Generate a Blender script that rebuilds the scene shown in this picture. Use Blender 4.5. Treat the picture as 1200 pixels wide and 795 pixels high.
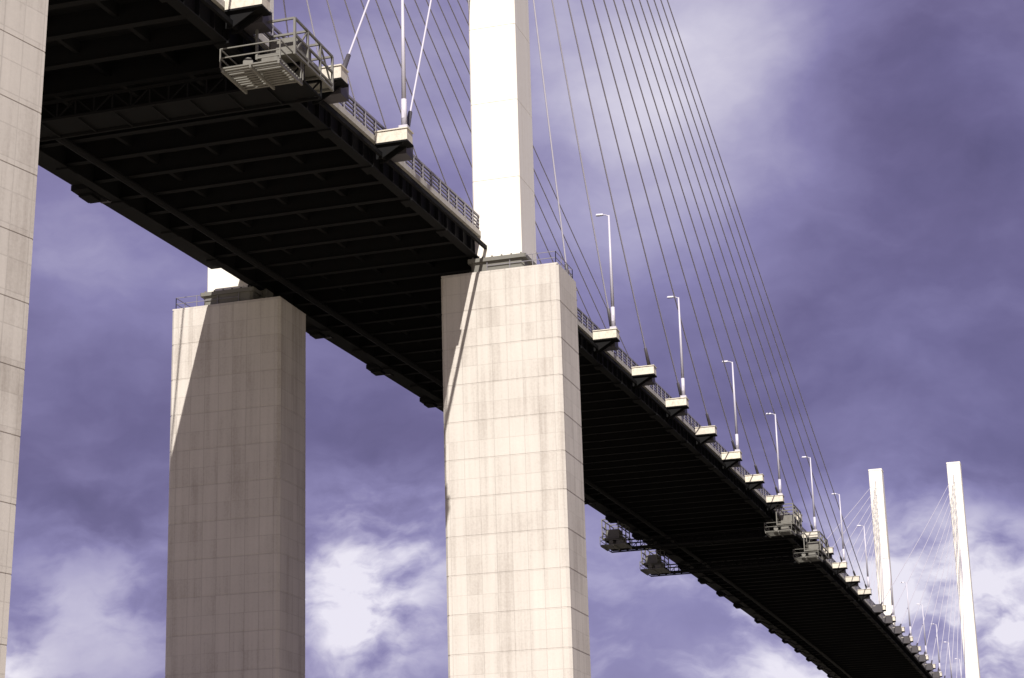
import bpy, math, random
from mathutils import Vector, Matrix
random.seed(7)
for o in list(bpy.data.objects): bpy.data.objects.remove(o)
SC = bpy.context.scene
COL = SC.collection
R = math.radians

# ------------------------------------------------------------------ camera
CAM = Vector((-142.66, -54.19, 4.08)); YAW, PIT, ROL, FPX = 0.29069, 0.28443, -0.02838, 2359.6
fw = Vector((math.cos(PIT)*math.cos(YAW), math.cos(PIT)*math.sin(YAW), math.sin(PIT)))
r0 = Vector((math.sin(YAW), -math.cos(YAW), 0)); u0 = r0.cross(fw)
rt = math.cos(ROL)*r0 + math.sin(ROL)*u0
up = -math.sin(ROL)*r0 + math.cos(ROL)*u0
cd = bpy.data.cameras.new('camera'); co = bpy.data.objects.new('camera', cd); COL.objects.link(co)
co.matrix_world = Matrix.Translation(CAM) @ Matrix((rt, up, -fw)).transposed().to_4x4()
cd.sensor_width = 36; cd.lens = FPX/1200*36; cd.clip_start = .1; cd.clip_end = 30000
SC.camera = co
def ray(px, py):                       # direction of a pixel of the 1200 x 795 photograph
    return (fw + rt*((px-600)/FPX) - up*((py-397.5)/FPX)).normalized()

# ------------------------------------------------------------------ sun, exposure
TS = Vector((-1.05, -.25, 1.0)).normalized()
sl = bpy.data.lights.new('sun', 'SUN'); sl.energy = 4.6; sl.angle = R(.5); sl.color = (1, .95, .88)
so = bpy.data.objects.new('sun', sl); COL.objects.link(so)
so.rotation_euler = (-TS).to_track_quat('-Z', 'Y').to_euler(); so.location = (-150, -60, 200)
SC.view_settings.view_transform = 'Standard'; SC.view_settings.look = 'None'
SC.view_settings.exposure = 0.85; SC.view_settings.gamma = 1

# ------------------------------------------------------------------ node helpers
class NT:
    def __init__(s, tree): s.t = tree; tree.nodes.clear()
    def n(s, typ, **kw):
        n = s.t.nodes.new(typ)
        for k, v in kw.items():
            if k == 'i':
                for a, b in v.items():
                    if isinstance(b, bpy.types.NodeSocket): s.t.links.new(b, n.inputs[a])
                    else: n.inputs[a].default_value = b
            else: setattr(n, k, v)
        return n
    def m(s, op, a, b=None, c=None, clamp=False):
        n = s.t.nodes.new('ShaderNodeMath'); n.operation = op; n.use_clamp = clamp
        for k, v in enumerate((a, b, c)):
            if v is None: continue
            if isinstance(v, bpy.types.NodeSocket): s.t.links.new(v, n.inputs[k])
            else: n.inputs[k].default_value = v
        return n.outputs[0]
    def vm(s, op, a, b=None, out=0):
        n = s.t.nodes.new('ShaderNodeVectorMath'); n.operation = op
        for k, v in enumerate((a, b)):
            if v is None: continue
            if isinstance(v, bpy.types.NodeSocket): s.t.links.new(v, n.inputs[k])
            else: n.inputs[k].default_value = v
        return n.outputs['Value'] if op in ('DOT_PRODUCT', 'LENGTH') else n.outputs[0]
    def noise(s, vec, scale, detail=4, rough=.55, dist=0):
        return s.n('ShaderNodeTexNoise', i={'Vector': vec, 'Scale': scale, 'Detail': detail, 'Roughness': rough, 'Distortion': dist})
    def mix(s, fac, a, b, typ='MIX'):
        n = s.t.nodes.new('ShaderNodeMix'); n.data_type = 'RGBA'; n.blend_type = typ
        for k, v in ((0, fac), (6, a), (7, b)):
            if isinstance(v, bpy.types.NodeSocket): s.t.links.new(v, n.inputs[k])
            else: n.inputs[k].default_value = v if k == 0 else (*v, 1)
        return n.outputs[2]
    def ramp(s, fac, stops):
        n = s.t.nodes.new('ShaderNodeValToRGB'); s.t.links.new(fac, n.inputs[0])
        e = n.color_ramp.elements
        e[0].position = stops[0][0]; e[0].color = (*stops[0][1], 1)
        e[1].position = stops[-1][0]; e[1].color = (*stops[-1][1], 1)
        for p, c in stops[1:-1]: e.new(p).color = (*c, 1)
        return n.outputs[0]

# ------------------------------------------------------------------ world: sky seen through broken storm cloud
W = bpy.data.worlds.new('World'); SC.world = W; W.use_nodes = True
w = NT(W.node_tree)
sky = w.n('ShaderNodeTexSky', sky_type='NISHITA', sun_disc=False, sun_elevation=math.asin(TS.z),
          sun_rotation=math.atan2(TS.x, TS.y), air_density=1.2, dust_density=1.5)
D = w.n('ShaderNodeTexCoord').outputs['Generated']
warp = w.noise(D, 7, 5, .6).outputs['Color']
warp = w.vm('SCALE', w.vm('SUBTRACT', warp, (.5, .5, .5))); warp.node.inputs['Scale'].default_value = .06
DW = w.vm('NORMALIZE', w.vm('ADD', D, warp))
flat = w.vm('MULTIPLY', DW, (1, 1, 2.0))
n1 = w.noise(flat, 3.6, 4, .5).outputs['Fac']
n2 = w.noise(w.vm('ADD', flat, (3.1, 1.7, .4)), 13, 6, .55).outputs['Fac']
v = w.m('ADD', w.m('MULTIPLY', w.m('SUBTRACT', n1, .5), .32), w.m('MULTIPLY', w.m('SUBTRACT', n2, .5), .42))
v = w.m('ADD', v, .365)
nb = w.noise(w.vm('ADD', flat, (.7, 5.2, 1.9)), 14, 7, .55).outputs['Fac']
nb = w.n('ShaderNodeMapRange', interpolation_type='SMOOTHSTEP', i={'Value': nb, 'From Min': .34, 'From Max': .66}).outputs[0]
nc = w.m('MULTIPLY_ADD', nb, 1.15, .1)                           # billows of the low cumulus
# the openings and the heavy banks of this particular sky, by their direction
for px, py, rad, amt in [(690, 90, 140, .24), (850, 30, 100, .30), (770, 190, 120, .20), (440, 690, 85, .62), (430, 750, 50, .34), (470, 760, 60, -.06), (1100, 725, 90, .76),
                         (1190, 750, 60, .34), (850, 750, 100, .60), (745, 690, 60, .08), (100, 735, 110, .34), (0, 800, 30, .4),
                         (80, 250, 110, .16), (1040, 240, 260, -.12), (100, 590, 110, -.12), (430, 530, 90, -.10), (1140, 565, 70, -.10), (400, 100, 120, .16),
                         (1150, 365, 70, .05)]:
    dk = ray(px, py)
    ca = w.vm('DOT_PRODUCT', DW, tuple(dk))
    ca = w.m('SUBTRACT', 1.0, ca)                              # ~ angle^2 / 2
    g = w.m('POWER', 2.718, w.m('MULTIPLY', ca, -1.0/((rad/FPX)**2)))
    if amt > .21 and py > 600: g = w.m('MULTIPLY', g, nc)
    v = w.m('ADD', v, w.m('MULTIPLY', g, amt))
SK = 1.0/.1/1.8
def c_(*a): return tuple(x*SK for x in a)
cl = w.ramp(v, [(0.0, (.055, .043, .088)), (.28, (.145, .119, .232)), (.48, (.25, .219, .39)), (.64, (.41, .375, .54)), (1.0, (.88, .84, .90))])
cl = w.vm('SCALE', cl); cl.node.inputs['Scale'].default_value = SK
gap = w.m('MULTIPLY_ADD', n1, .16, .02)
skyt = w.mix(1.0, sky.outputs[0], (.55, .48, .85), 'MULTIPLY')
full = w.mix(gap, cl, skyt)
bg = w.n('ShaderNodeBackground', i={'Color': full, 'Strength': .1})
wo = w.n('ShaderNodeOutputWorld', i={'Surface': bg.outputs[0]})

# ------------------------------------------------------------------ materials
def mat(name):
    m = bpy.data.materials.new(name); m.use_nodes = True
    t = NT(m.node_tree)
    b = t.n('ShaderNodeBsdfPrincipled'); t.n('ShaderNodeOutputMaterial', i={'Surface': b.outputs[0]})
    return m, t, b
def link(t, a, b): t.t.links.new(a, b)

def concrete(name, base, dark, panel=1.19, lift=2.905, strength=1.0):
    m, t, b = mat(name)
    geo = t.n('ShaderNodeNewGeometry'); P = geo.outputs['Position']; N = geo.outputs['True Normal']
    sp = t.n('ShaderNodeSeparateXYZ', i={0: P}); sn = t.n('ShaderNodeSeparateXYZ', i={0: N})
    ax = t.m('GREATER_THAN', t.m('ABSOLUTE', sn.outputs[0]), .5)
    hor = t.m('ADD', t.m('MULTIPLY', ax, sp.outputs[1]), t.m('MULTIPLY', t.m('SUBTRACT', 1.0, ax), sp.outputs[0]))
    hu = t.m('DIVIDE', hor, panel); zu = t.m('DIVIDE', sp.outputs[2], lift/2)
    def line(u, wd):
        f = t.m('ABSOLUTE', t.m('SUBTRACT', t.m('FRACT', u), .5))
        return t.m('GREATER_THAN', f, .5-wd)
    lv = line(hu, .028); lh = line(zu, .02)
    lines = t.m('MAXIMUM', lv, lh)
    cell = t.n('ShaderNodeCombineXYZ', i={0: t.m('FLOOR', t.m('ADD', hu, .0)), 1: t.m('FLOOR', zu), 2: t.m('FLOOR', t.m('MULTIPLY', ax, 3))})
    wn = t.n('ShaderNodeTexWhiteNoise', i={'Vector': cell.outputs[0]}).outputs['Value']
    big = t.noise(P, .16, 5, .6).outputs['Fac']
    streak = t.noise(t.vm('MULTIPLY', P, (1.1, 1.1, .045)), 1.3, 5, .65).outputs['Fac']
    fine = t.noise(P, 6, 6, .7).outputs['Fac']
    val = t.m('ADD', t.m('ADD', t.m('MULTIPLY', t.m('SUBTRACT', big, .5), .5), t.m('MULTIPLY', t.m('SUBTRACT', streak, .5), .8)),
              t.m('ADD', t.m('MULTIPLY', t.m('SUBTRACT', wn, .5), .12), t.m('MULTIPLY', t.m('SUBTRACT', fine, .5), .35)))
    val = t.m('ADD', t.m('MULTIPLY', val, strength), .5, clamp=True)
    c = t.ramp(val, [(.1, dark), (.5, base), (.95, tuple(min(1, x*1.18) for x in base))])
    c = t.mix(t.m('MULTIPLY', lines, t.m('MULTIPLY_ADD', big, .3, .02)), c, tuple(x*.45 for x in dark))
    link(t, c, b.inputs['Base Color']); b.inputs['Roughness'].default_value = .88
    h = t.m('SUBTRACT', t.m('MULTIPLY', fine, .3), lines)
    bp = t.n('ShaderNodeBump', i={'Strength': .35, 'Distance': .03, 'Height': h})
    link(t, bp.outputs[0], b.inputs['Normal'])
    return m
def painted(name, base, wear, rough=.45, metal=0, amt=.35, scale=.5, streaks=True):
    m, t, b = mat(name)
    P = t.n('ShaderNodeNewGeometry').outputs['Position']
    s = t.noise(t.vm('MULTIPLY', P, (1.6, 1.6, .06 if streaks else 1.2)), scale*2, 5, .65).outputs['Fac']
    f = t.noise(P, 4, 5, .65).outputs['Fac']
    k = t.m('ADD', t.m('MULTIPLY', s, .7), t.m('MULTIPLY', f, .3))
    k = t.ramp(k, [(.45, (0, 0, 0)), (.75, (1, 1, 1))])
    c = t.mix(t.m('MULTIPLY', k, amt), base, wear)
    if name.startswith('anchor'):
        rnd = t.n('ShaderNodeObjectInfo').outputs['Random']
        c = t.mix(t.m('MULTIPLY', rnd, .55), c, (.33, .31, .29))
    link(t, c, b.inputs['Base Color'])
    b.inputs['Roughness'].default_value = rough; b.inputs['Metallic'].default_value = metal
    return m
M = {}
M['concrete'] = concrete('pier_concrete', (.43, .397, .362), (.27, .238, .21), strength=1.25)
M['slab'] = concrete('deck_concrete', (.36, .34, .31), (.2, .18, .16), 3, 9)
M['pylon'] = painted('pylon_white_paint', (.66, .63, .57), (.46, .40, .31), .5, amt=.42)
M['plinth'] = painted('plinth_steel', (.12, .115, .10), (.07, .06, .045), .7)
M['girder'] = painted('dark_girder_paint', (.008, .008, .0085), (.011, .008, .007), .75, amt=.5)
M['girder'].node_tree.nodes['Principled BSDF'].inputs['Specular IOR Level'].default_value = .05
M['rail'] = painted('parapet_steel', (.16, .15, .17), (.08, .07, .07), .5, streaks=False)
M['box'] = painted('anchor_box_paint', (.62, .57, .46), (.26, .20, .13), .6, amt=.75, scale=1.2, streaks=False)
M['tube'] = painted('guide_tube_steel', (.045, .04, .045), (.03, .02, .015), .55)
M['cable'] = painted('cable_sheath', (.41, .39, .44), (.32, .30, .35), .5, streaks=False)
M['lamp'] = painted('lamp_galvanised', (.42, .40, .45), (.28, .27, .29), .45, amt=.4)
M['gantry'] = painted('gantry_steel', (.125, .12, .105), (.06, .045, .03), .6, amt=.6, streaks=False)
M['asphalt'] = painted('asphalt', (.05, .05, .052), (.07, .068, .065), .9, streaks=False)
M['glass'] = painted('lantern_glass', (.5, .5, .5), (.4, .4, .4), .15, streaks=False)
def ground_mat():
    m, t, b = mat('foreshore_gravel')
    P = t.n('ShaderNodeNewGeometry').outputs['Position']
    a = t.noise(P, .05, 6, .6).outputs['Fac']; f = t.noise(P, 5, 6, .7).outputs['Fac']
    c = t.mix(t.ramp(a, [(.4, (0, 0, 0)), (.65, (1, 1, 1))]), (.46, .41, .33), (.36, .34, .23))
    c = t.mix(t.m('MULTIPLY', f, .5), c, (.26, .23, .18))
    link(t, c, b.inputs['Base Color']); b.inputs['Roughness'].default_value = .95
    link(t, t.n('ShaderNodeBump', i={'Strength': .6, 'Distance': .05, 'Height': f}).outputs[0], b.inputs['Normal'])
    return m
def water_mat():
    m, t, b = mat('river_water')
    P = t.n('ShaderNodeNewGeometry').outputs['Position']
    h = t.noise(t.vm('MULTIPLY', P, (1, .5, 1)), .6, 6, .6).outputs['Fac']
    b.inputs['Base Color'].default_value = (.06, .055, .04, 1); b.inputs['Roughness'].default_value = .12
    link(t, t.n('ShaderNodeBump', i={'Strength': .5, 'Distance': .3, 'Height': h}).outputs[0], b.inputs['Normal'])
    return m
M['ground'] = ground_mat(); M['water'] = water_mat()

# ------------------------------------------------------------------ mesh helpers
class MB:
    def __init__(s): s.v = []; s.f = []
    def box(s, x0, x1, y0, y1, z0, z1, ch=0):
        if not ch:
            return s.hexa([(x0, y0, z0), (x1, y0, z0), (x1, y1, z0), (x0, y1, z0), (x0, y0, z1), (x1, y0, z1), (x1, y1, z1), (x0, y1, z1)])
        prof = [(x0+ch, y0), (x1-ch, y0), (x1, y0+ch), (x1, y1-ch), (x1-ch, y1), (x0+ch, y1), (x0, y1-ch), (x0, y0+ch)]
        return s.prism(prof, z0, z1)
    def hexa(s, p):
        k = len(s.v); s.v += p
        s.f += [tuple(k+i for i in q) for q in ((3, 2, 1, 0), (4, 5, 6, 7), (0, 1, 5, 4), (1, 2, 6, 5), (2, 3, 7, 6), (3, 0, 4, 7))]
        return s
    def prism(s, prof, z0, z1, inset=0):
        rings = [(z0, 1), (z1, 1)]
        k = len(s.v); n = len(prof)
        for z, _ in rings: s.v += [(x, y, z) for x, y in prof]
        s.f.append(tuple(k+i for i in reversed(range(n)))); s.f.append(tuple(k+n+i for i in range(n)))
        for i in range(n): j = (i+1) % n; s.f.append((k+i, k+j, k+n+j, k+n+i))
        return s
    def tube(s, a, b, r0, r1=None, n=8):
        r1 = r0 if r1 is None else r1
        a = Vector(a); b = Vector(b); d = (b-a).normalized()
        x = d.cross(Vector((0, 0, 1)) if abs(d.z) < .95 else Vector((1, 0, 0))).normalized(); y = d.cross(x)
        k = len(s.v)
        for c, rr in ((a, r0), (b, r1)):
            for i in range(n):
                t = 2*math.pi*(i+.5)/n; s.v.append(tuple(c + x*(rr*math.cos(t)) + y*(rr*math.sin(t))))
        s.f.append(tuple(k+i for i in reversed(range(n)))); s.f.append(tuple(k+n+i for i in range(n)))
        for i in range(n): j = (i+1) % n; s.f.append((k+i, k+j, k+n+j, k+n+i))
        return s
    def pipe(s, pts, r, n=6):
        d = (pts[-1]-pts[0]).normalized(); x = d.cross(Vector((0, 1, 0))).normalized(); y = d.cross(x); k = len(s.v)
        for p in pts:
            for i in range(n): t = 2*math.pi*(i+.5)/n; s.v.append(tuple(p + x*(r*math.cos(t)) + y*(r*math.sin(t))))
        for q in range(len(pts)-1):
            for i in range(n): j = (i+1) % n; s.f.append((k+q*n+i, k+q*n+j, k+q*n+n+j, k+q*n+n+i))
        return s
    def bar(s, a, b, wd=.08): return s.tube(a, b, wd*.707, n=4)
    def mesh(s, name, m, smooth=False):
        me = bpy.data.meshes.new(name); me.from_pydata(s.v, [], s.f)
        me.materials.append(m)
        import bmesh
        bm = bmesh.new(); bm.from_mesh(me); bmesh.ops.recalc_face_normals(bm, faces=bm.faces); bm.to_mesh(me); bm.free()
        if smooth:
            for p in me.polygons: p.use_smooth = len(p.vertices) == 4
        me.update(); return me
def obj(name, me, parent=None, loc=(0, 0, 0), rz=0):
    o = bpy.data.objects.new(name, me); COL.objects.link(o); o.parent = parent
    o.location = loc; o.rotation_euler.z = rz
    return o
def thing(name, label, cat, loc=(0, 0, 0), group=None, me=None):
    o = obj(name, me, None, loc); o['label'] = label; o['category'] = cat
    if group: o['group'] = group
    return o

# ------------------------------------------------------------------ setting
WY = 11.4                     # cable plane / pylon centre line, half spacing
ZS, K, XC, LV = 55.75, 7e-5, 225.0, 300.0
def zt(x):
    q = abs(x-XC)
    z = -K*q*q if q < LV else -K*LV*LV-2*K*LV*(q-LV)
    return ZS + K*XC*XC + z
PT = 52.35                    # concrete pier top
gx = [-9000, -3000, -800, -300, -150, -80, -40, -12, 8, 40, 420, 445, 470, 800, 3000, 9000]
gz = [2.4]*7 + [2.2, .6, -3.5, -3.5, .4, 2.2, 2.4, 2.4, 2.4]
gy = [-9000, -2500, -600, -200, -60, 0, 60, 200, 600, 2500, 9000]
me = bpy.data.meshes.new('ground')
me.from_pydata([(x, y, z+random.uniform(-.05, .05)) for x, z in zip(gx, gz) for y in gy], [],
               [(i*len(gy)+j, (i+1)*len(gy)+j, (i+1)*len(gy)+j+1, i*len(gy)+j+1) for i in range(len(gx)-1) for j in range(len(gy)-1)])
me.materials.append(M['ground'])
obj('ground', me)['kind'] = 'structure'
me = bpy.data.meshes.new('river')
me.from_pydata([(5, -9000, 0), (450, -9000, 0), (450, 9000, 0), (5, 9000, 0)], [], [(0, 1, 2, 3)]); me.materials.append(M['water'])
obj('river', me)['kind'] = 'structure'

# ------------------------------------------------------------------ concrete piers
PA, PB, LIFT, NL = 9.45, 5.4, 2.905, 18
lift_me = {}
def lift_mesh(a, b, a1=None):
    a1 = a1 or a
    if (a, b, a1) not in lift_me:
        mb = MB(); j = .018
        mb.box(-b/2, b/2, -a/2, a/2, .045, LIFT-.045, .22)             # the lift itself
        mb.box(-b/2+j, b/2-j, -a/2+j, a/2-j, 0, .045, .22)             # recessed day joint
        mb.box(-b/2+j, b/2-j, -a/2+j, a/2-j, LIFT-.045, LIFT, .22)
        mb.v = [(x, y*(1+(a1/a-1)*z/LIFT), z) for x, y, z in mb.v]
        lift_me[(a, b, a1)] = mb.mesh('concrete_lift', M['concrete'])
    return lift_me[(a, b, a1)]
def pier(x, y, label, top, a=PA, b=PB, cap=True, zb=-5.0, flare=0):
    t = thing('concrete_pier', label, 'pier', (x, y, 0), 'concrete piers of the bridge')
    z = top; k = 0
    while z > zb+.01:
        z -= LIFT; obj('concrete_lift', lift_mesh(a*(1+flare*(z-top)), b, a*(1+flare*(z+LIFT-top))), t, (0, 0, z))
    if cap:
        s = 1 if y < 0 else -1                                         # towards the deck
        mb = MB()
        mb.box(-b/2+.06, b/2-.06, -a/2+.06, a/2-.06, 0, .12)
        obj('top_screed', mb.mesh('top_screed', M['concrete']), t, (0, 0, top))
        # bearing shelf and bearing under the edge girder
        mb = MB(); yb = s*(abs(y)-9.25)
        mb.box(-1.1, 1.1, yb-.75, yb+.75, .12, .75, .08)
        mb.box(-.7, .7, yb-.5, yb+.5, .75, zt(0)-1.83-top, .05)
        obj('bearing', mb.mesh('bearing', M['plinth']), t, (0, 0, top))
        # guard rail round the ledge, outer side only
        mb = MB(); yo = -s*(a/2-.25); xo = b/2-.3; yi = s*1.0
        pts = [(-xo, yi), (-xo, yo), (xo, yo), (xo, yi)]
        for (p, q) in zip(pts[:-1], pts[1:]):
            n = max(2, round((Vector(q)-Vector(p)).length/1.6))
            for i in range(n+1):
                u = (Vector(p).lerp(Vector(q), i/n)); mb.bar((u.x, u.y, .1), (u.x, u.y, 1.1), .05)
            for h in (.6, 1.1): mb.bar((*p, h), (*q, h), .045)
        obj('guard_rail', mb.mesh('guard_rail', M['rail']), t, (0, 0, top))
    return t
pier(0, -WY, 'tall concrete pier under a white pylon, sunlit down its whole broad face', PT)
pier(0, WY, 'tall concrete pier standing in the shadow of the deck, lit only at its upper corner', PT)
pier(450, -WY, 'concrete pier on the far bank under the free-standing white pylon', PT)
pier(450, WY, 'concrete pier on the far bank under the white pylon half hidden by the deck', PT)

# ------------------------------------------------------------------ white steel pylons
A_, B_ = 3.87, 4.25
ZTOP, PLH = 131.7, 1.25
NSEC = 12
secH = (ZTOP-PT-PLH-.5)/NSEC
mb = MB(); mb.box(-B_/2, B_/2, -A_/2, A_/2, .02, secH-.02, .12); mb.box(-B_/2+.03, B_/2-.03, -A_/2+.03, A_/2-.03, 0, .02, .12); mb.box(-B_/2+.03, B_/2-.03, -A_/2+.03, A_/2-.03, secH-.02, secH, .12)
sec_me = mb.mesh('shaft_section', M['pylon'])
mb = MB(); mb.box(-B_/2-.2, B_/2+.2, -A_/2-.2, A_/2+.2, .12, PLH-.3, .2); mb.box(-B_/2-.4, B_/2+.4, -A_/2-.4, A_/2+.4, PLH-.3, PLH, .1)
for sx in (-1, 1):
    for i in range(6): mb.tube((sx*(B_/2+.2), -A_/2+i*A_/5, PLH), (sx*(B_/2+.2), -A_/2+i*A_/5, PLH+.15), .07, n=6)
plinth_me = mb.mesh('plinth', M['plinth'])
mb = MB(); mb.box(-B_/2-.06, B_/2+.06, -A_/2-.06, A_/2+.06, 0, .5, .12); cap_me = mb.mesh('cap', M['pylon'])
mb = MB()
for y in (-.3, .3): mb.bar((-B_/2-.2, y, 0), (-B_/2-.2, y, secH*2), .05)
ladder_me = None
ZA, DZ = 102.0, 2.0
mb = MB(); mb.box(-B_/2-.05, -B_/2, -.3, .3, -.4, .4); mb.box(B_/2, B_/2+.05, -.3, .35, -.45, .45); lug_me = mb.mesh('cable_socket', M['pylon'])
def pylon(x, y, label):
    t = thing('steel_pylon', label, 'pylon', (x, y, PT), 'white steel pylons')
    obj('plinth', plinth_me, t)
    for i in range(NSEC): obj('shaft_section', sec_me, t, (0, 0, PLH+i*secH))
    obj('cap', cap_me, t, (0, 0, ZTOP-.5-PT))
    for i in range(14 if x < 100 else 0): obj('cable_socket', lug_me, t, (0, 0, ZA+DZ*i-PT))
    return t
pylon(0, -WY+.22, 'big white steel pylon rising from the sunlit concrete pier beside the deck')
pylon(0, WY, 'white steel pylon on the shaded pier, showing only its foot below the deck')
pylon(450, -WY, 'distant slim white pylon standing clear of the deck on the far bank')
pylon(450, WY, 'distant slim white pylon whose foot is hidden behind the deck')

# ------------------------------------------------------------------ deck
X0, X1 = -230.0, 640.0
deck = thing('bridge_deck', 'dark cable-stayed bridge deck seen from below, running past the white pylons', 'bridge deck')
st = [X0 + i*(X1-X0)/145 for i in range(146)]
def sweep(name, profile, m, parent):              # profile: closed (y, dz) loop carried along the vertical curve
    n = len(profile); vs = []; fs = []
    for x in st: vs += [(x, y, zt(x)+dz) for y, dz in profile]
    for i in range(len(st)-1):
        for j in range(n): k = (j+1) % n; fs.append((i*n+j, i*n+k, (i+1)*n+k, (i+1)*n+j))
    fs.append(tuple(range(n))); fs.append(tuple((len(st)-1)*n+j for j in range(n)))
    mb = MB(); mb.v = vs; mb.f = fs
    return obj(name, mb.mesh(name, m), parent)
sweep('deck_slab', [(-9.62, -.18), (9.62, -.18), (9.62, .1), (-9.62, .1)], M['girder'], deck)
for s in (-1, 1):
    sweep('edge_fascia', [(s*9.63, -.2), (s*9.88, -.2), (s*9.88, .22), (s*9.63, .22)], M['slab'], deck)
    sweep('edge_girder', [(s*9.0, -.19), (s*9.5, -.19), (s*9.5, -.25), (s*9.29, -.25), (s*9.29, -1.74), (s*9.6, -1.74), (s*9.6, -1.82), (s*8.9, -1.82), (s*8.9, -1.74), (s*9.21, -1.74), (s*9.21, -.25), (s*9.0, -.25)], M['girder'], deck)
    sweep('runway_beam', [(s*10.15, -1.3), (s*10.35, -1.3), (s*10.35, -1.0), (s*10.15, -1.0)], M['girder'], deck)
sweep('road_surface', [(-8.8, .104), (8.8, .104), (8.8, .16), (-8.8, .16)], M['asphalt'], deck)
# service walkway cantilevered off the downstream edge, broken round the pylons
stn = st
for xa, xb in ((X0, -3.6), (3.6, 446.4), (453.6, X1)):
    n = max(2, int((xb-xa)/6)); st = [xa+(xb-xa)*i/n for i in range(n+1)]
    sweep('service_walkway', [(9.89, -.55), (12.25, -.55), (12.25, -.3), (9.89, -.3)], M['girder'], deck)
st = stn
# floor beams
mb = MB(); mb.box(-.03, .03, -9.2, 9.2, -1.5, -.185); mb.box(-.25, .25, -9.2, 9.2, -1.55, -1.5); beam_me = mb.mesh('floor_beam', M['girder'])
x = -226.0
while x < 640: obj('floor_beam', beam_me, deck, (x, 0, zt(x))); x += 3.8
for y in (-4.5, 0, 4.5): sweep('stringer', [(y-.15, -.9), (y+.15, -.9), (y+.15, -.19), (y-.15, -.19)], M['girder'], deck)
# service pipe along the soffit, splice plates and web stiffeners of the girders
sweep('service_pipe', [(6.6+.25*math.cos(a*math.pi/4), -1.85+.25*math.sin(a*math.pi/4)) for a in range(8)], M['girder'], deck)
mb = MB(); mb.box(-.6, .6, 8.8, 9.72, -1.96, -1.82); mb.box(-.6, .6, 9.3, 9.36, -1.7, -.3); spl_p = mb.mesh('splice_plate', M['girder'])
mb = MB(); mb.box(-.6, .6, -9.72, -8.8, -1.96, -1.82); mb.box(-.6, .6, -9.36, -9.3, -1.7, -.3); spl_n = mb.mesh('splice_plate', M['girder'])
x = -222.0
while x < 636:
    obj('splice_plate', spl_p, deck, (x, 0, zt(x))); obj('splice_plate', spl_n, deck, (x, 0, zt(x))); x += 7.6
for s in (-1, 1):
    mb = MB(); x = -226.0
    while x < 640:
        y0, y1 = sorted((s*9.3, s*9.56)); z = zt(x); mb.box(x-.03, x+.03, y0, y1, z-1.735, z-.26); x += 1.9
    o = obj('web_stiffener', mb.mesh('web_stiffener', M['girder']), deck); o['kind'] = 'stuff'
# parapets
mb = MB(); mb.box(-.07, .07, -.09, .09, .16, 1.5); mb.box(-.14, .14, -.16, .16, .22, .27); post_me = mb.mesh('parapet_post', M['rail'])
for s in (-1, 1):
    for h, r_ in ((.55, .05), (.85, .05), (1.15, .05), (1.48, .075)):
        sweep('parapet_rail', [(s*9.72-r_, h-r_), (s*9.72+r_, h-r_), (s*9.72+r_, h+r_), (s*9.72-r_, h+r_)], M['rail'], deck)
    if s < 0:
        x = -95.0
        while x < 460: obj('parapet_post', post_me, deck, (x, s*9.72, zt(x)+.0)); x += 1.9
    else:
        mb = MB(); x = -95.0
        while x < 460: z = zt(x); mb.box(x-.07, x+.07, 9.66, 9.78, z+.2, z+1.5); x += 1.9
        o = obj('parapet_posts', mb.mesh('parapet_posts', M['rail']), deck); o['kind'] = 'stuff'

# ------------------------------------------------------------------ anchorages and stay cables
def inner(i): return 17.0+15.2*i
def outer(i): return -(24.6+11.8*i)
mb = MB(); mb.box(-.55, .55, -1.05, 1.2, -.38, .42); mb.box(-.62, .62, -1.05, 1.26, .42, .5); box_me = mb.mesh('cable_anchorage', M['box'])
mb = MB()
for xo in (-.42, .34): mb.hexa([(xo, -1.05, -1.45), (xo+.08, -1.05, -1.45), (xo+.08, -.7, -1.45), (xo, -.7, -1.45), (xo, -1.05, -.38), (xo+.08, -1.05, -.38), (xo+.08, 1.1, -.38), (xo, 1.1, -.38)])
mb.box(-.6, .7, -1.05, 1.22, -.5, -.38)
gus_me = mb.mesh('gusset', M['girder'])
mb = MB(); mb.box(.55, 1.9, -1.05, .75, -.9, .25); mb.box(.75, 1.7, -.45, .45, .25, .6); blk_me = mb.mesh('anchor_block', M['tube'])
mb = MB(); mb.box(-1.3, 1.5, .1, 1.42, -.95, -.56); mb.box(-.5, .9, .3, 1.25, -1.15, -.95); wbr_me = mb.mesh('walkway_bracket', M['girder'])
def nth(i): return ['innermost', 'second', 'third', 'fourth', 'fifth', 'sixth', 'seventh', 'eighth', 'ninth', 'tenth', 'eleventh', 'twelfth', 'thirteenth', 'outermost'][i]
FANS = [(0, -1, 1, inner, 'main-span', 'the pylon on the sunlit pier'), (0, 1, 1, inner, 'main-span', 'the pylon on the shaded pier'),
        (0, -1, 1, outer, 'side-span', 'the pylon on the sunlit pier'), (0, 1, 1, outer, 'side-span', 'the pylon on the shaded pier'),
        (450, -1, -1, inner, 'main-span', 'the free-standing far pylon'), (450, 1, -1, inner, 'main-span', 'the far pylon hidden at its foot')]
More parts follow.
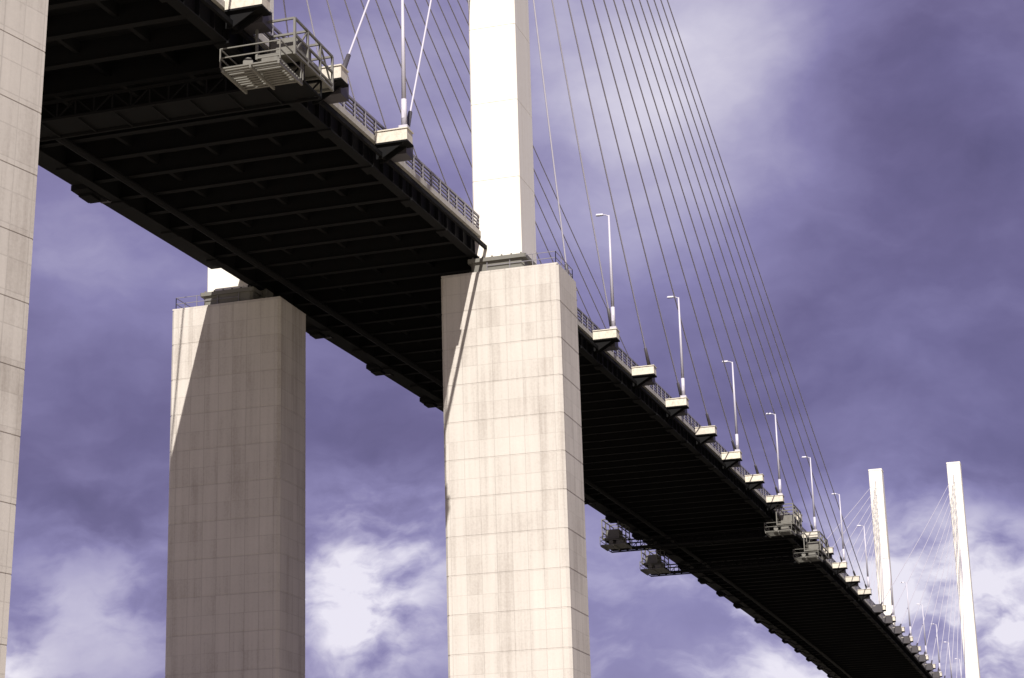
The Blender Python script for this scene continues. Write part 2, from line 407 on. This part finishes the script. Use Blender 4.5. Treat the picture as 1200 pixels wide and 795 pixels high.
for px, s, dr, fn, span, who in FANS:
    for i in range(14):
        x = px + dr*fn(i); z = zt(x)
        an = obj('cable_anchorage', box_me, deck, (x, s*10.95, z), 0 if s > 0 else 0)
        if s < 0: an.scale.y = -1
        fx = 1 if px == 0 else -1                    # the far half mirrors the near half
        an.scale.x = fx
        if s > 0: obj('walkway_bracket', wbr_me, an)
        g = obj('gusset', gus_me, an); b = obj('anchor_block', blk_me, an)
        P = Vector((x+1.2*fx, s*WY, z+.4)); Q = Vector((px + (B_/2+.1)*(1 if x > px else -1), s*WY, ZA+DZ*i))
        d = (Q-P).normalized(); L = (Q-P).length
        ht = MB().tube((1.2, .45, .4), tuple(Vector((1.2, .45, .4))+Vector((d.x*fx, d.y, d.z))*2.6), .2, .15, 10).mesh('guide_tube', M['tube'], True)
        obj('guide_tube', ht, an)
        # slight sag over a few spans
        mb = MB(); n = 8; sag = L*L*1.1e-5
        pts = [P+d*2.3+(Q-P-d*2.3)*(k/n) - Vector((0, 0, sag*4*(k/n)*(1-k/n))) for k in range(n+1)]
        mb.pipe([a-P for a in pts], .072, 6)
        cb = thing('stay_cable', f'{nth(i)} {span} stay cable out from {who}', 'cable', tuple(P), f'stay cables in the {span} fan of {who}', mb.mesh('stay_cable', M['cable'], True))

# ------------------------------------------------------------------ street lamps on the deck edge
LH = 11.3
mb = MB(); mb.tube((0, 0, .25), (0, 0, 2.2), .2, .19, 10); mb.tube((0, 0, 2.2), (0, 0, LH), .16, .085, 10); pole_me = mb.mesh('pole', M['lamp'], True)
mb = MB(); mb.box(-.32, .32, -.32, .32, 0, .25, .05); foot_me = mb.mesh('base_plate', M['lamp'])
mb = MB(); mb.tube((0, 0, LH-.1), (0, .3, LH+.08), .055, .05, 8); mb.tube((0, .3, LH+.08), (0, .62, LH+.15), .05, n=8); arm_me = mb.mesh('arm', M['lamp'], True)
mb = MB(); mb.hexa([(-.14, .55, LH+.08), (.14, .55, LH+.08), (.18, 1.25, LH+.1), (-.18, 1.25, LH+.1), (-.09, .55, LH+.24), (.09, .55, LH+.24), (.1, 1.18, LH+.27), (-.1, 1.18, LH+.27)]); lan_me = mb.mesh('lantern', M['lamp'])
mb = MB(); mb.box(-.11, .11, .7, 1.12, LH+.05, LH+.09); gl_me = mb.mesh('lens', M['glass'])
mb = MB(); mb.box(-.21, -.19, -.09, .09, .8, 1.4); door_me = mb.mesh('access_door', M['lamp'])
def lamp(x, label):
    t = thing('street_lamp', label, 'street lamp', (x-.1, -11.8, zt(x)+.5), 'street lamps along the deck edge')
    obj('base_plate', foot_me, t); obj('pole', pole_me, t); obj('arm', arm_me, t)
    l = obj('lantern', lan_me, t); obj('lens', gl_me, l); obj('access_door', door_me, t)
    t.scale = (1, 1, 1)
lamp(outer(0), 'tall street lamp on the deck edge, on the shoreward side of the big white pylon')
ordn = ['first', 'second', 'third', 'fourth', 'fifth', 'sixth', 'seventh', 'eighth', 'ninth', 'tenth', 'eleventh', 'twelfth', 'thirteenth']
for k in range(13):
    i = 1+2*k; x = inner(i) if i < 14 else 450-inner(27-i)
    if x > 440: break
    lamp(x, f'{ordn[k]} street lamp along the main span from the white pylon on the sunlit pier')

# ------------------------------------------------------------------ travelling maintenance gantries hung under the deck
def gantry(x, L, label, seed):
    rn = random.Random(seed)
    z = zt(x); t = thing('maintenance_gantry', label, 'gantry', (x, 0, z), 'maintenance gantries slung under the deck')
    h = L/2; zl, zu = (-3.9, -2.8) if x < 0 else (-4.5, -3.4)
    mb = MB()
    for sx in (-1.3, 1.3):
        for zz in (zl, zu): mb.bar((sx, -13.2, zz), (sx, 13.2, zz), .16)
        n = 22
        for i in range(n+1):
            y = -13.2+26.4*i/n; mb.bar((sx, y, zl), (sx, y, zu), .09)
            if i < n:
                y2 = y+26.4/n; mb.bar((sx, y, zl if i % 2 else zu), (sx, y2, zu if i % 2 else zl), .08)
    for i in range(12): y = -13.2+26.4*i/11; mb.bar((-1.3, y, zl), (1.3, y, zl), .1)
    obj('truss', mb.mesh('truss', M['girder']), t)
    mb = MB(); mb.box(-1.2, 1.2, -13.0, 13.0, zl+.1, zl+.16); obj('walkway', mb.mesh('walkway', M['girder']), t)
    for s in (-1, 1):
        y0, y1 = s*11.0, s*13.3
        mb = MB()                                   # end cage
        for xx in (-h, -h/3, h/3, h):
            for y in (y0, y1): mb.bar((xx, y, zu-.1), (xx, y, -.7), .13)
            mb.bar((xx, y0, -.7), (xx, y1, -.7), .12); mb.bar((xx, y0, zu), (xx, y1, zu), .12)
        for y in (y0, y1):
            for zz in (-.7, -1.7, -2.5, zu): mb.bar((-h, y, zz), (h, y, zz), .12)
        mb.bar((-h, y1, zu), (-h/3, y1, -.7), .09); mb.bar((h, y1, zu), (h/3, y1, -.7), .09)
        obj('end_cage', mb.mesh('end_cage', M['gantry']), t)
        mb = MB(); ya, yb = sorted((y0, y1)); mb.box(-h, h, ya, yb, zu+.1, zu+.16)
        mb.box(-h*.62, h*.1, ya+.25, yb-.3, zu+.16, zu+1.5, .08)      # equipment housing
        mb.box(h*.3, h*.7, ya+.4, yb-.5, zu+.16, zu+1.0, .05)
        obj('cage_floor', mb.mesh('cage_floor', M['gantry']), t)
        mb = MB()                                   # hangers and trolley up to the runway beam
        for xx in (-h*.8, h*.8):
            mb.bar((xx, y0, -.7), (xx, s*10.25, -.8), .16); mb.box(xx-.4, xx+.4, min(s*10.05, s*10.45), max(s*10.05, s*10.45), -1.0, -.75)
        obj('trolley', mb.mesh('trolley', M['tube']), t)
        mb = MB()                                   # lower outrigger platform with guard rail
        ya, yb = sorted((s*9.6, s*13.2)); [mb.box(-h-1.8+.3*q, -h-1.62+.3*q, ya, yb, zl-.1, zl-.02) for q in range(int((h+.5)/.3))]; [mb.box(-h-1.8, -1.3, yy-.06, yy+.06, zl-.28, zl-.1) for yy in (ya+.1, (ya+yb)/2, yb-.1)]; mb.box(-h-.9, -h+.6, ya+.5, ya+1.6, zl-.02, zl+.6, .1); mb.tube((-h-1.2, ya+2.2, zl+.35), (-h+.5, ya+2.4, zl+.35), .3, n=10)
        for xx in (-h-1.8, -h*.6, -1.4):
            for y in (ya, yb): mb.bar((xx, y, zl), (xx, y, zl+1.1), .07)
        for y in (ya, yb):
            for hh in (.55, 1.1): mb.bar((-h-1.8, y, zl+hh), (-1.4, y, zl+hh), .06)
        for hh in (.55, 1.1): mb.bar((-h-1.8, ya, zl+hh), (-h-1.8, yb, zl+hh), .06)
        obj('outrigger_platform', mb.mesh('outrigger_platform', M['gantry']), t)
gantry(-44.0, 5.6, 'steel maintenance gantry caged below the deck edge, shoreward of the big white pylon', 1)
gantry(127, 6.5, 'maintenance gantry slung under the main span, the one closer to the big white pylon', 2)
gantry(151, 8.0, 'maintenance gantry slung under the main span, the one farther from the big white pylon', 3)

# ------------------------------------------------------------------ side-span pier whose flank shows beside the deck
SX, SY, SA, SB = -71.2, -8.2, 6.0, 4.0
t = pier(SX, SY, 'pale concrete side-span pier in front of the dark deck underside', zt(SX)-2.6, SA, SB, cap=False, flare=.0095)
t.rotation_euler.z = R(-12)                       # square to the skewed quay, not to the deck
mb = MB(); mb.box(-.8, .8, -1.2, 1.2, 0, .75, .05); obj('bearing', mb.mesh('bearing', M['plinth']), t, (0, -.6, zt(SX)-2.6))
